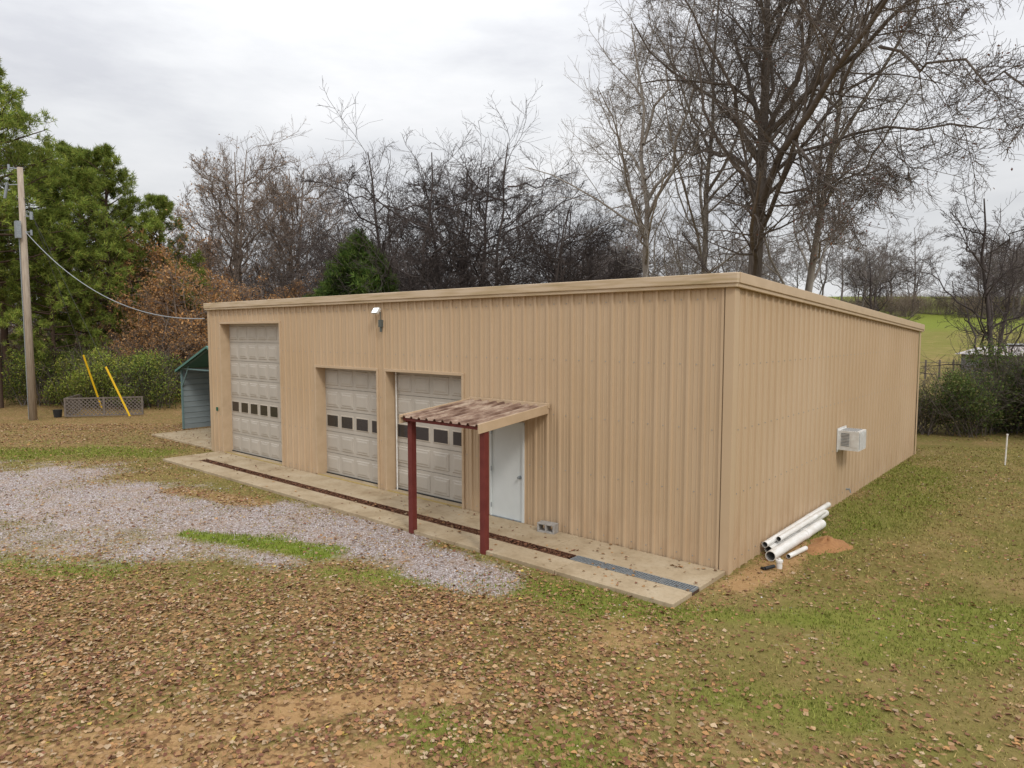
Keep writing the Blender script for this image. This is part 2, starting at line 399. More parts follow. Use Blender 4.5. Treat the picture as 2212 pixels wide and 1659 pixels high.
# ---------------------------------------------------------------- building
BL,BD,H0=18.3,15.1,4.96
def roofz(y): return H0-.0478*y
bld=empty('metal_workshop_building')
def profile(L,period=.305,off=.1):
    pts=[(0,0)]
    k=off
    while k<L-.12:
        pts+= [(k-.036,0),(k-.020,.034),(k+.020,.034),(k+.036,0)]
        for q in(.11,.195):
            if k+q<L-.1: pts+=[(k+q-.010,0),(k+q-.004,.008),(k+q+.004,.008),(k+q+.010,0)]
        k+=period
    pts.append((L,0));return pts
def wall(name,L,place,topf,openings=(),off=.1):
    pts=profile(L,off=off);S_=[p[0] for p in pts];O=[p[1] for p in pts]
    bps=sorted(set(S_+[o[i] for o in openings for i in(0,1)]))
    of=lambda s:float(np.interp(s,S_,O))
    mb=MB()
    for a,b in zip(bps[:-1],bps[1:]):
        if b-a<1e-6: continue
        m=(a+b)/2;z0=-.1
        for o in openings:
            if o[0]<m<o[1]: z0=o[2]
        mb.quad(place(a,of(a),z0),place(b,of(b),z0),place(b,of(b),topf(b)),place(a,of(a),topf(a)))
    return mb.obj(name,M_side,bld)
DOORS=[(.83,4.47,4.27,6,7),(6.31,9.03,3.03,4,5),(9.38,12.07,3.03,4,5)]
EN=(12.94,13.87,2.08)
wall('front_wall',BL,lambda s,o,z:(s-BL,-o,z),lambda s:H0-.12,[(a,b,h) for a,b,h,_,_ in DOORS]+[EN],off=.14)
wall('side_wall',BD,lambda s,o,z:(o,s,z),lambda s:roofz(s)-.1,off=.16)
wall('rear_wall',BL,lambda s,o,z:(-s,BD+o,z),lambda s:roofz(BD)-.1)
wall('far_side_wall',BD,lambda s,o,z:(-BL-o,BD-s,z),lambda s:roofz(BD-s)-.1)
mb=MB()
mb.v+=[(-BL-.05,-.05,H0-.03),(.05,-.05,H0-.03),(.05,BD+.05,roofz(BD)-.03),(-BL-.05,BD+.05,roofz(BD)-.03)]
mb.f.append((0,1,2,3));mb.m.append(0)
for k in range(30):
    x=-BL+.3+k*.61
    n=len(mb.v);P=[(x-.03,0),(x,.04),(x+.03,0)]
    for y in(0,BD): mb.v+=[(px,y,roofz(y)-.028+pz) for px,pz in P]
    mb.f+=[(n,n+1,n+4,n+3),(n+1,n+2,n+5,n+4)];mb.m+=[0,0]
mb.obj('roof',M_roof,bld)
mb=MB()
mb.box(-BL-.10,.118,-.14,-.044,H0-.17,H0,0)
mb.box(-BL-.085,.10,-.115,-.042,H0-.235,H0-.168,0)
mb.obj('eave_trim',M_eave,bld,bevel=.012)
def rake(xa,xb,name):
    mb=MB()
    for (x0,x1,za,zb) in((xa,xb,-.17,0.005),(xa,xb-(.025 if xb>0 else 0),-.235,-.168)):
        P=[]
        for y in(-.035,BD+.1):
            z=roofz(y);P+=[(x0,y,z+za),(x1,y,z+za),(x1,y,z+zb),(x0,y,z+zb)]
        n=len(mb.v);mb.v+=P
        for q in((0,1,2,3),(7,6,5,4),(0,4,5,1),(1,5,6,2),(2,6,7,3),(3,7,4,0)):
            mb.f.append(tuple(n+i for i in q));mb.m.append(0)
    mb.obj(name,M_trim,bld,bevel=.01)
rake(.042,.125,'rake_trim');rake(-BL-.125,-BL-.044,'far_rake_trim')
mb=MB();mb.box(-BL-.1,.118,BD+.045,BD+.14,roofz(BD)-.2,roofz(BD)-.01);mb.obj('rear_gutter',M_trim,bld)
mb=MB()
mb.box(-.12,.043,-.043,-.036,-.1,H0-.235);mb.box(.036,.043,-.036,.12,-.1,H0-.24)
mb.box(.036,.043,BD-.15,BD+.045,-.1,roofz(BD)-.23)
mb.box(-BL-.043,-BL+.12,-.043,-.036,-.1,H0-.235);mb.box(-BL-.043,-BL-.036,-.036,.14,-.1,H0-.24)
mb.obj('corner_trim',M_side,bld,bevel=.004)
mb=MB()
k=.14+.1525
while k<BL-.2:
    for zz_ in(.12,1.25,2.35,3.45,4.55):
        if not any(a-.05<k<b+.05 and zz_<h+.1 for a,b,h in [(d_[0],d_[1],d_[2]) for d_ in DOORS]+[EN]):
            mb.box(k-BL-.007,k-BL+.007,-.012,.002,zz_-.007,zz_+.007)
    k+=.305
k=.16+.1525
while k<BD-.2:
    for zz_ in(.12,1.25,2.35,3.45):
        mb.box(-.002,.012,k-.007,k+.007,zz_-.007,zz_+.007)
    k+=.305
mb.obj('wall_fasteners',M_galv,bld)
RC=.27
for di,(a,b,h,nw,ns) in enumerate(DOORS):
    x0,x1=a-BL,b-BL
    mb=MB()
    mb.box(x0-.05,x0+.012,-.046,RC+.1,-.02,h+.0);mb.box(x1-.012,x1+.05,-.046,RC+.1,-.02,h+.0)
    mb.box(x0-.05,x1+.05,-.048,RC+.1,h-.012+.0,h+.055)
    mb.obj('door_opening_trim',M_trim,bld,bevel=.004)
    mb=MB();y=RC
    mb.box(x0,x1,y+.03,y+.08,0.0,h)
    sh=h/ns
    for s_ in range(ns):
        z0=s_*sh+.007;z1=(s_+1)*sh-.007
        mb.box(x0+.013,x1-.013,y,y+.029,z0,z1)
        pw=(x1-x0-.026)/nw
        for k in range(nw):
            px0=x0+.013+k*pw+.055;px1=px0+pw-.11
            if s_==2:
                zc0,zc1=z0+.14,z1-.14
                mb.frustum(px0,px1,zc0-.03,zc1+.03,y-.001,.014,.012,1)
                mb.frustum(px0+.035,px1-.035,zc0,zc1,y-.016,.003,.002,2)
            else:
                mb.frustum(px0,px1,z0+.08,z1-.08,y-.001,.018,.02,0)
                mb.frustum(px0+.05,px1-.05,z0+.13,z1-.13,y-.0195,.012,.035,0)
    o=mb.obj('garage_door',[M_door,M_frame,M_glass],bld)
    mb=MB();mb.box(x0+.013,x1-.013,RC-.03,RC-.002,-.002,.03,0);mb.obj('door_bottom_seal',M_blkm,bld)
    mb=MB();mb.box(x0+.02,x1-.02,-.06,.03,.001,.006,0);mb.obj('threshold_paint',M_yline,bld)
    mb=MB();mb.box(x0+.013,x1-.013,-.04,RC+.1,-.06,-.0005);mb.obj('door_sill',M_conc,bld)
mb=MB();mb.cyl((-8.80,.2,.0),(-8.80,.2,3.0),.018,k=8);mb.obj('door_track_conduit',M_pvc,bld)
x0,x1=EN[0]-BL,EN[1]-BL
mb=MB()
mb.box(x0-.02,x0+.035,-.055,.05,0,EN[2]+.03);mb.box(x1-.035,x1+.02,-.055,.05,0,EN[2]+.03);mb.box(x0-.02,x1+.02,-.057,.05,EN[2]-.01,EN[2]+.045)
mb.obj('entry_door_frame',M_white,bld,bevel=.004)
mb=MB();mb.box(x0+.037,x1-.037,-.02,.03,.015,EN[2]-.012);mb.obj('entry_door',M_white,bld,bevel=.003)
mb=MB()
mb.cyl((x1-.1,-.02,.95),(x1-.1,-.075,.95),.014);mb.cyl((x1-.1,-.06,.95),(x1-.1,-.1,.95),.032,.026);mb.cyl((x1-.1,-.021,.95),(x1-.1,-.03,.95),.04)
for zz_ in(.25,1.05,1.85): mb.box(x0+.03,x0+.05,-.066,-.055,zz_-.05,zz_+.05)
mb.obj('door_knob_and_hinges',M_galv,bld)
mb=MB();mb.box(x0+.037,x1-.037,-.055,.03,.0005,.014);mb.obj('entry_threshold',M_galv,bld)
mb=MB();mb.box(-17.86,-17.79,-.075,-.034,1.36,1.48);mb.obj('outlet_cover',M_green,bld)
# canopy
can=empty('entry_canopy')
can.parent=bld
cx0,cx1=-5.92,-3.78;yb,yf=-.05,-2.08;zb,zf=2.50,2.31
mb=MB()
x=cx0
prof=[]
while x<cx1-.05:
    prof+=[(x,0),(x+.06,0),(x+.085,.04),(x+.125,.04),(x+.15,0)];x+=.222
prof.append((cx1,0))
prof=[p for p in prof if p[0]<=cx1]
for (xa,za),(xb_,zb_) in zip(prof[:-1],prof[1:]):
    mb.quad((xa,yf,zf+za),(xb_,yf,zf+zb_),(xb_,yb,zb+zb_),(xa,yb,zb+za))
    mb.quad((xb_,yf,zf+zb_-.004),(xa,yf,zf+za-.004),(xa,yb,zb+za-.004),(xb_,yb,zb+zb_-.004))
mb.obj('canopy_roof_panel',M_can,can)
def slopebox(mb,x0,x1,y0,y1,dz0,dz1,m=0):
    f=lambda y: zb+(zf-zb)*(y-yb)/(yf-yb)
    P=[]
    for y in(y0,y1): P+=[(x0,y,f(y)+dz0),(x1,y,f(y)+dz0),(x1,y,f(y)+dz1),(x0,y,f(y)+dz1)]
    n=len(mb.v);mb.v+=P
    for q in((0,1,2,3),(7,6,5,4),(0,4,5,1),(1,5,6,2),(2,6,7,3),(3,7,4,0)):
        mb.f.append(tuple(n+i for i in q));mb.m.append(m)
mb=MB()
slopebox(mb,cx1-.005,cx1+.03,yf-.01,yb,-.13,.045)
slopebox(mb,cx0-.03,cx0+.005,yf-.01,yb,-.13,.045)
mb.box(cx0-.05,cx1+.05,-.1,-.05,zb-.02,zb+.07)
mb.obj('canopy_rake_trim',M_trim,can,bevel=.004)
mb=MB()
slopebox(mb,cx1-.10,cx1-.03,yf+.12,yb,-.13,-.012);slopebox(mb,cx0+.03,cx0+.10,yf+.12,yb,-.13,-.012)
mb.box(cx0+.03,cx1-.03,yf+.05,yf+.115,zf-.07,zf-.008)
for px in(-5.82,-3.83): mb.box(px-.062,px+.062,-1.93,-1.81,-.1,zf-.072)
mb.obj('canopy_posts_and_beams',M_red,can,bevel=.004)

fl=empty('floodlight')
T=Matrix.Translation((-9.1,-.16,4.52))@Matrix.Rotation(math.radians(-35),4,'X')
mb=MB();mb.box(-.11,.11,-.03,.03,-.08,.08,0,T);mb.box(-.095,.095,-.036,-.031,-.065,.065,1,T)
mb.cyl((-9.1,-.03,4.5),(-9.1,-.15,4.5),.02);mb.obj('lamp_head',[M_acw,M_lamp],fl,bevel=.003)
mb=MB();mb.box(-9.07,-8.97,-.12,-.042,4.12,4.3);mb.cyl((-9.02,-.08,4.0),(-9.02,-.08,4.12),.03);mb.cyl((-9.06,-.06,4.3),(-9.06,-.06,4.5),.012);mb.obj('junction_box',M_dkgrey,fl)

# ---------------------------------------------------------------- concrete apron
ap=empty('concrete_apron')
XL,XR=-17.75,0.0
mb=MB()
jo=[XL,-14.6,-11.4,-8.25,-5.6,-3.0,XR]
for a,b in zip(jo[:-1],jo[1:]):
    mb.box(a+.006,b-.006,-1.01,-.050,-.18,0)
jo=[XL,-15.6,-12.6,-9.6,-6.6,-4.6,-2.2,XR]
for a,b in zip(jo[:-1],jo[1:]):
    mb.box(a+.006,b-.006,-1.9,-1.27,-.18,0)
mb.box(XL+.006,-16.65,-1.265,-1.015,-.18,-.001)
mb.obj('slab',M_conc,ap,bevel=.01)
mb=MB();mb.box(-16.64,XR-.01,-1.267,-1.013,-.17,-.035);mb.obj('trench_debris',M_dark,ap)
mb=MB()
for y in(-1.262,-1.03): mb.box(-16.64,-2.38,y,y+.012,-.03,.004)
x=-16.6
while x<-2.4:
    mb.box(x,x+.02,-1.25,-1.03,-.03,-.012+random.uniform(-.01,.004));x+=.09
mb.obj('trench_rail_rusty',simple('rusty_iron',(.09,.035,.02),(.16,.075,.04),14,.9),ap)
n=4200;X=rng.uniform(-16.6,-2.4,n);Y=rng.normal(-1.14,.06,n).clip(-1.25,-1.03);zz=rng.uniform(-.03,.008,n)
e1,e2,e3=rot_rand(n,.5);s=rng.uniform(.015,.035,n)[:,None];c=np.stack([X,Y,zz],1)
P=np.stack([c-e1*s,c-e2*s*.7,c+e1*s,c+e2*s*.7],1)
cc=np.array([(.12,.055,.03)])*rng.uniform(.3,1.8,n)[:,None]
add('trench_leaf_litter',mesh_np('tl',P.reshape(-1,3),np.arange(4*n).reshape(-1,4),M_leaf,cols=np.repeat(cc,4,0)),ap)
gr=empty('drainage_grate')
mb=MB();x=-2.34
while x<-.05:
    x1=min(x+.58,-.02)
    for y in(-1.262,-1.034): mb.box(x+.004,x1-.004,y,y+.016,-.03,.006)
    for q in(x+.004,x1-.02): mb.box(q,q+.016,-1.245,-1.035,-.03,.005)
    k=x+.04
    while k<x1-.03: mb.box(k,k+.014,-1.245,-1.035,-.025,.004);k+=.045
    for y in (-1.19,-1.14,-1.09): mb.box(x+.02,x1-.02,y,y+.006,-.028,.001)
    x+=.585
mb.obj('grate_bars',M_galv,gr)
mb=MB()
for a,b in((-23.6,-21),(-20.99,-18.36)): mb.box(a,b-.006,.05,7.5,-.2,-.01)
mb.obj('concrete_pad',M_conc,bevel=.01)

# ---------------------------------------------------------------- small objects by the building
ac=empty('window_air_conditioner')
mb=MB();y0,y1,zc0,zc1=6.0,6.62,1.27,1.72;xo=.5
mb.box(.0,xo,y0,y1,zc0,zc1,0)
for k in range(9):
    z0=zc0+.1+k*.035
    mb.box(.12,.3,y0-.008,y0-.001,z0,z0+.018,1)
mb.box(.33,.47,y0-.007,y0-.001,zc0+.08,zc1-.1,0)
mb.box(xo-.02,xo+.004,y0+.03,y1-.03,zc0+.03,zc1-.03,1)
for k in range(17):
    z0=zc0+.045+k*.0225;mb.box(xo+.004,xo+.012,y0+.03,y1-.03,z0,z0+.006,0)
for k in range(15):
    q=y0+.05+k*.0375;mb.box(xo+.004,xo+.014,q,q+.006,zc0+.03,zc1-.03,0)
mb.box(.042,.055,y0-.05,y1+.05,zc0-.05,zc1+.05,0)
for k in range(8):
    z0=zc1+.001;mb.box(.1+k*.045,.12+k*.045,y0+.05,y1-.05,z0,z0+.006,1)
mb.obj('ac_case',[M_acw,M_coil],ac,bevel=.002)
mb=MB();T=Matrix.Translation((-3.64,-.22,0))@Matrix.Rotation(math.radians(8),4,'Z')
L_,W_,Hh=.39,.19,.19
mb.box(-L_/2,L_/2,-W_/2,W_/2,0.0,.032,0,T);mb.box(-L_/2,L_/2,-W_/2,W_/2,Hh-.032,Hh,0,T)
for q in(-L_/2,-.018,L_/2-.035): mb.box(q,q+.035,-W_/2+.002,W_/2-.002,.032,Hh-.032,0,T)
mb.obj('cinder_block',M_cmu,bevel=.004)
def pipe(p0,p1,r,name='pvc_pipe',couple=True):
    p0=Vector(p0);p1=Vector(p1);t=(p1-p0).normalized()
    u=t.cross(Vector((0,0,1))).normalized();w=t.cross(u);k=20
    mb=MB()
    def ring(p,rr_): return [tuple(p+(u*math.cos(2*math.pi*i/k)+w*math.sin(2*math.pi*i/k))*rr_) for i in range(k)]
    secs=[(p0,r*.88),(p0,r*1.0)]
    if couple:
        L=(p1-p0).length
        q=p0+t*(L*.62);secs+=[(q,r),(q,r*1.1),(q+t*.16,r*1.1),(q+t*.16,r)]
    secs+=[(p1,r),(p1,r*.88),(p0+t*.002,r*.88)]
    for p,rr_ in secs: mb.v+=ring(p,rr_)
    for s_ in range(len(secs)-1):
        for i in range(k):
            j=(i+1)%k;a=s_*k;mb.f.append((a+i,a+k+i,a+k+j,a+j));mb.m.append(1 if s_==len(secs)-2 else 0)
    return mb.obj(name,[M_pvc,M_pvcin])
g0=-.06
pipe((.32,1.12,g0+.09),(.36,3.9,g0+.085),.092)
pipe((.145,1.5,g0+.075),(.15,4.9,g0+.075),.072)
pipe((.13,1.35,g0+.205),(.12,5.2,g0+.20),.055)
pipe((.235,1.75,g0+.235),(.25,4.4,g0+.22),.05)
pipe((.52,1.45,g0+.045),(.60,2.15,g0+.045),.042,couple=False)
mb=MB();mb.cyl((.56,.88,g0-.02),(.56,.88,g0+.10),.05,k=16);mb.cyl((.56,.88,g0+.10),(.56,.88,g0+.14),.062,k=16);mb.cyl((.56,.88,g0+.14),(.56,.88,g0+.17),.025,k=8)
mb.obj('cleanout_cap',M_pvc,bevel=.004)
mb=MB();mb.cyl((.42,.60,g0+.03),(.52,.76,g0+.05),.03);mb.cyl((.42,.60,g0+.03),(.34,.66,g0+.0),.026);mb.obj('black_drain_hose',M_blkm)
mb=MB();k=28;rings=8
for a in range(rings+1):
    for i in range(k):
        R_=a/rings;an=2*math.pi*i/k
        rad=R_*(.52+.09*math.sin(3*an+1)+.05*math.sin(7*an))
        hh=.15*(1-R_)**1.2*(1+.25*math.sin(an*2+a))-.02*(a==rings)
        mb.v.append((.80+rad*.75*math.cos(an),2.75+rad*1.4*math.sin(an),-.075+hh))
for a in range(rings):
    for i in range(k):
        j=(i+1)%k;mb.f.append((a*k+i,a*k+k+i,a*k+k+j,a*k+j));mb.m.append(0)
mb.obj('sand_pile',simple('orange_sand',(.38,.2,.085),(.29,.14,.06),14,1,bmp=.6,bscale=60),smooth=True)
mb=MB();mb.cyl((.03,6.9,.18),(.12,6.9,.18),.02);mb.cyl((.12,6.9,.18),(.14,6.9,.1),.015);mb.obj('wall_spigot',M_galv)
mb=MB();mb.cyl((2.52,14.65,-.15),(2.54,14.63,.86),.022,k=10);mb.cyl((2.54,14.63,.86),(2.54,14.63,.9),.03,k=10);mb.obj('white_marker_post',M_pvc)

# ---------------------------------------------------------------- utility pole
up=empty('utility_pole')
px,py=-32.57,-1.6
mb=MB();mb.cyl((px,py,-.3),(px,py,11.36),.17,.115,k=14);mb.obj('pole_shaft',M_wood,up,smooth=True)
mb=MB()
def sp(dx,dz,dy=0): return (px+dx*CO+dy,py+dx*SI,dz)
mb.box(px-.05,px+.28,py-.32,py-.14,8.2,8.95)
mb.cyl(sp(.15,9.2),sp(.42,9.2),.03);mb.cyl(sp(.40,9.05),sp(.40,9.4),.07)
mb.cyl(sp(.12,8.5),sp(.38,8.5),.03);mb.cyl(sp(.36,8.35),sp(.36,8.6),.05)
mb.cyl(sp(-.1,11.3),sp(-.5,11.35),.03);mb.cyl(sp(-.5,11.25),sp(-.5,11.5),.05)
mb.cyl(sp(-.75,10.0),sp(-.6,10.7),.06);mb.cyl(sp(-.12,10.6),sp(-.7,10.6),.025)
mb.cyl((px-.1,py-.14,0),(px-.1,py-.14,8.2),.025)
mb.obj('pole_hardware',M_galv,up)
def wire(p0,p1,sag,r,mat,name):
    p0=Vector(p0);p1=Vector(p1);mb=MB();n=22;prev=None
    for i in range(n+1):
        t=i/n;p=p0.lerp(p1,t);p.z-=sag*4*t*(1-t)
        if prev is not None: mb.cyl(prev,p,r,k=5,cap=False)
        prev=p
    return mb.obj(name,mat,up)
wire((px+.3,py,8.5),(-18.4,-.1,4.45),1.05,.016,M_wireL,'service_drop_wire')
wire((px+.02,py-.1,11.1),(-33.8,1.7,0),0,.009,M_wire,'guy_wire')
wire((px+.05,py,10.2),(-29.5,1.46,0),0,.009,M_wire,'guy_wire_2')
for k,(z1,zf_) in enumerate(((11.45,12.2),(10.6,11),(8.6,8.2))):
    wire(sp(-.5,z1),S(-48,22-k)+(zf_,),.6,.012,M_wire,'supply_wire_%d'%k)
for k,(gx,gy,top) in enumerate(((-33.8,1.7,11.1),(-29.5,1.46,10.2))):
    a=Vector((gx,gy,0));b_=Vector((px,py,top));t=(b_-a).normalized()
    mb=MB();mb.cyl(a+t*.1,a+t*(3.0-.4*k),.045,k=8);mb.obj('guy_guard_%d'%k,M_yel,up)

# ---------------------------------------------------------------- carport shed
cp=empty('metal_carport')
c0,c1,cy0,cy1=-24.0,-18.75,1.45,7.4;he,hr=2.5,3.45;xm=(c0+c1)/2
mb=MB()
z=0
while z<he-.01:
    z1=min(z+.23,he)
    for xx,sg in((c0,1),(c1,-1)):
        mb.quad((xx,cy0,z),(xx,cy1,z),(xx,cy1,z1-.03),(xx,cy0,z1-.03))
        mb.quad((xx,cy0,z1-.03),(xx,cy1,z1-.03),(xx+.025*sg,cy1,z1-.015),(xx+.025*sg,cy0,z1-.015))
        mb.quad((xx+.025*sg,cy0,z1-.015),(xx+.025*sg,cy1,z1-.015),(xx,cy1,z1),(xx,cy0,z1))
    mb.quad((c0,cy1,z),(c1,cy1,z),(c1,cy1,z1-.02),(c0,cy1,z1-.02));mb.quad((c0,cy1,z1-.02),(c1,cy1,z1-.02),(c1,cy1-.02,z1),(c0,cy1-.02,z1))
    z=z1
mb.v+=[(c0,cy1,he),(c1,cy1,he),(xm,cy1,hr)];n=len(mb.v);mb.f.append((n-3,n-2,n-1));mb.m.append(0)
mb.obj('carport_walls',M_grey,cp)
mb=MB()
for xx in(c0,c1):
    for q in (cy0,cy0+1.5,cy0+3,cy0+4.5,cy1-.06): mb.box(xx-.035,xx+.035,q,q+.06,0,he)
for (xa,xb_) in((c0,xm),(c1,xm)):
    for q in(cy0,cy1-.06):
        n=len(mb.v)
        mb.v+=[(xa,q,he-.05),(xa,q+.06,he-.05),(xa,q+.06,he+.02),(xa,q,he+.02),(xb_,q,hr-.08),(xb_,q+.06,hr-.08),(xb_,q+.06,hr-.01),(xb_,q,hr-.01)]
        for f_ in((0,1,5,4),(1,2,6,5),(2,3,7,6),(3,0,4,7)): mb.f.append(tuple(n+i for i in f_));mb.m.append(0)
mb.cyl((c0+.02,cy0+.03,he-.75),(c0+.7,cy0+.03,he+.12),.03)
mb.box(c0,c1,cy0+.01,cy0+.05,he-.02,he+.03)
mb.obj('carport_frame',M_teal,cp)
mb=MB()
for sg in(-1,1):
    xe_=c0-.22 if sg<0 else -18.55; zs=he-.06
    n=len(mb.v)
    mb.v+=[(xe_,cy0-.15,zs),(xe_,cy1+.1,zs),(xm,cy1+.1,hr+.02),(xm,cy0-.15,hr+.02),(xe_,cy0-.15,zs-.09),(xm,cy0-.15,hr-.07),(xe_,cy1+.1,zs-.09)]
    mb.f+=[(n,n+1,n+2,n+3),(n,n+3,n+5,n+4),(n,n+4,n+6,n+1)];mb.m+=[0]*3
mb.obj('carport_roof',M_tealroof,cp)

# ---------------------------------------------------------------- lattice fence + planter
lf=empty('lattice_fence')
def lattice(pa,pb,h,name):
    pa=Vector(pa+(0,));pb=Vector(pb+(0,));L=(pb-pa).length;t=(pb-pa).normalized();nrm=Vector((-t.y,t.x,0))
    mb=MB()
    def bar(s0,z0,s1,z1,w,th):
        a=pa+t*s0+Vector((0,0,z0));b_=pa+t*s1+Vector((0,0,z1));dd_=(b_-a).normalized();w_=dd_.cross(nrm)*w/2
        n=len(mb.v)
        for q in(-th,th):
            mb.v+=[tuple(a-w_+nrm*q),tuple(b_-w_+nrm*q),tuple(b_+w_+nrm*q),tuple(a+w_+nrm*q)]
        for f_ in((0,1,2,3),(7,6,5,4),(0,4,5,1),(2,6,7,3)): mb.f.append(tuple(n+i for i in f_));mb.m.append(0)
    s=-h
    while s<L:
        s0=max(s,0);s1=min(s+h,L)
        if s1>s0: bar(s0,s0-s,s1,s1-s,.032,.004); bar(s0,h-(s0-s),s1,h-(s1-s),.032,.012)
        s+=.17
    bar(0,h,L,h,.06,.03);bar(0,.02,L,.02,.06,.03)
    q=0
    while q<=L+.01: bar(q,0,q,h+.04,.08,.035);q+=L/2
    mb.obj(name,M_lat,lf)
lattice((-32.4,-.35),(-30.6,2.4),.85,'lattice_panel_1');lattice((-32.4,-.35),(-34.2,.8),.85,'lattice_panel_2')
mb=MB();X_,Y_=-33.0,-.5;mb.cyl((X_,Y_,-.05),(X_,Y_,.3),.16,.2,k=16);mb.obj('black_planter_pot',M_blkm)

# ---------------------------------------------------------------- trees
def nrm(a): return a/np.maximum(np.linalg.norm(a,axis=-1,keepdims=True),1e-9)
def resample(pts,n,jit,rg):
    p=np.array(pts,float);L=np.concatenate([[0],np.cumsum(np.linalg.norm(np.diff(p,axis=0),axis=1))])
    t=np.linspace(0,L[-1],n);q=np.stack([np.interp(t,L,p[:,k]) for k in range(3)],1)
    q2=q.copy();q2[1:-1]=.25*q[:-2]+.5*q[1:-1]+.25*q[2:]
    q2[1:]+=rg.normal(0,jit,(n-1,3))
    return q2
def spawn(P,R,c,ratio,ang,n,up,noise,rg,t0=.25,rr=.55,rmin=.006,taper=.3):
    M,m,_=P.shape
    seg=np.linalg.norm(np.diff(P,axis=1),axis=2).sum(1)
    t=(t0+(1-t0)*(np.arange(c)[None,:]+rg.uniform(0,1,(M,c)))/c)
    f=t*(m-1);i0=np.clip(f.astype(int),0,m-2);fr=(f-i0)[...,None];ar=np.arange(M)[:,None]
    pos=P[ar,i0]*(1-fr)+P[ar,i0+1]*fr
    tan=nrm(P[ar,i0+1]-P[ar,i0])
    rad=(R[ar,i0]*(1-fr[...,0])+R[ar,i0+1]*fr[...,0])
    perp=nrm(np.cross(tan,rg.normal(0,1,tan.shape)))
    an=np.radians(rg.normal(ang,ang*.22,t.shape))[...,None]
    d=tan*np.cos(an)+perp*np.sin(an)
    L=seg[:,None]*ratio*(1.25-.75*t)*rg.uniform(.65,1.25,t.shape)
    pos=pos.reshape(-1,3);d=d.reshape(-1,3);L=L.reshape(-1);rad=rad.reshape(-1)
    K=len(pos);out=np.zeros((K,n,3));out[:,0]=pos;p=pos.copy()
    for k in range(1,n):
        d=nrm(d+rg.normal(0,noise,d.shape)+np.array([0,0,up]))
        p=p+d*(L/(n-1))[:,None];out[:,k]=p
    r0=np.maximum(rad*rr,rmin)
    RR_=r0[:,None]*np.linspace(1,taper,n)[None,:];RR_=np.maximum(RR_,rmin*.7)
    return out,RR_
def tubes(P,R,k):
    M,n,_=P.shape
    T=np.zeros_like(P);T[:,1:-1]=P[:,2:]-P[:,:-2];T[:,0]=P[:,1]-P[:,0];T[:,-1]=P[:,-1]-P[:,-2];T=nrm(T)
    av=nrm(P[:,-1]-P[:,0]);ref=np.where(np.abs(av[:,2:3])>.75,np.array([[1.,0,0]]),np.array([[0,0,1.]]))[:,None,:]
    U=nrm(np.cross(T,np.broadcast_to(ref,T.shape)));W=np.cross(T,U)
    a=np.linspace(0,2*np.pi,k,endpoint=False)
    V=P[:,:,None,:]+R[:,:,None,None]*(U[:,:,None,:]*np.cos(a)[None,None,:,None]+W[:,:,None,:]*np.sin(a)[None,None,:,None])
    idx=np.arange(M*n*k).reshape(M,n,k)
    A=idx[:,:-1,:];B=idx[:,1:,:];F=np.stack([A,np.roll(A,-1,2),np.roll(B,-1,2),B],-1).reshape(-1,4)
    return V.reshape(-1,3),F
def assemble(name,tubelist,mats,leaves=None):
    Vs=[];Fs=[];o=0
    for P,R,k in tubelist:
        v,f=tubes(P,R,k);Vs.append(v);Fs.append(f+o);o+=len(v)
    V=np.concatenate(Vs);F=np.concatenate(Fs);nb=len(F);Fl=[F];mi=[0]*nb;C=np.zeros((len(V),3))
    if leaves is not None:
        lv,lfc,lc=leaves;Fl.append(lfc+len(V));V=np.concatenate([V,lv]);mi=np.concatenate([np.zeros(nb),np.ones(len(lfc))]);C=np.concatenate([C,lc])
    return mesh_np(name,V,Fl,mats,cols=C,midx=mi)
def leafcards(C,size,rg,pal,jit=.2,lump=None):
    n=len(C);C=C+rg.normal(0,jit,C.shape)
    a=nrm(rg.normal(0,1,(n,3)));b=nrm(np.cross(a,rg.normal(0,1,(n,3))));s=rg.uniform(.6,1.3,n)[:,None]*size
    P=np.stack([C-a*s,C-b*s*.55,C+a*s,C+b*s*.55],1)
    pal=np.array(pal);cc=pal[rg.integers(0,len(pal),n)]*rg.uniform(.6,1.2,n)[:,None]
    if lump is not None: cc=cc*lump[:,None]
    return P.reshape(-1,3),np.arange(4*n).reshape(-1,4),np.repeat(cc,4,0)
def build(name,chains,levels,mat,seed,leafpal=None,leafn=0,leafsize=.07,k0=8,n0=9):
    rg=np.random.default_rng(seed)
    P=np.stack([resample(c[0],n0,c[3] if len(c)>3 else .08,rg) for c in chains])
    R=np.stack([np.linspace(c[1]**.8,c[2]**.8,n0)**(1/.8) for c in chains])
    tl=[(P,R,k0)];cur=(P,R)
    for (c,ratio,ang,n,up,noise,k,kw) in levels:
        cur=spawn(cur[0],cur[1],c,ratio,ang,n,up,noise,rg,**kw);tl.append((cur[0],cur[1],k))
    lv=None
    if leafpal:
        Q=cur[0].reshape(-1,3);Q=Q[rg.integers(0,len(Q),leafn)];lv=leafcards(Q,leafsize,rg,leafpal)
    return assemble(name,tl,[mat,M_fol],lv)
def place_tree(name,me,r,d,rot=None,scale=1.0,parent=None):
    X,Y=S(r,d);return add(name,me,parent,(X,Y,hz(r,d)-.1),(0,0,rot if rot is not None else random.uniform(0,6.28)),(scale,)*3)
YAW=math.atan2(-SI,CO)
def lim(pts,r0,r1,jit=.12): return (pts,r0,r1,jit)
def LB(pts,x0,sc_,dd_,base=717):
    """limb survey: (across,up) readings scaled to metres, dd_ = how far the limb runs away per metre"""
    px0=pts[0];return [((a-x0)*sc_,dd_*math.hypot(a-px0[0],b-px0[1])*sc_,4+(base-b)*sc_) for (a,b) in pts]
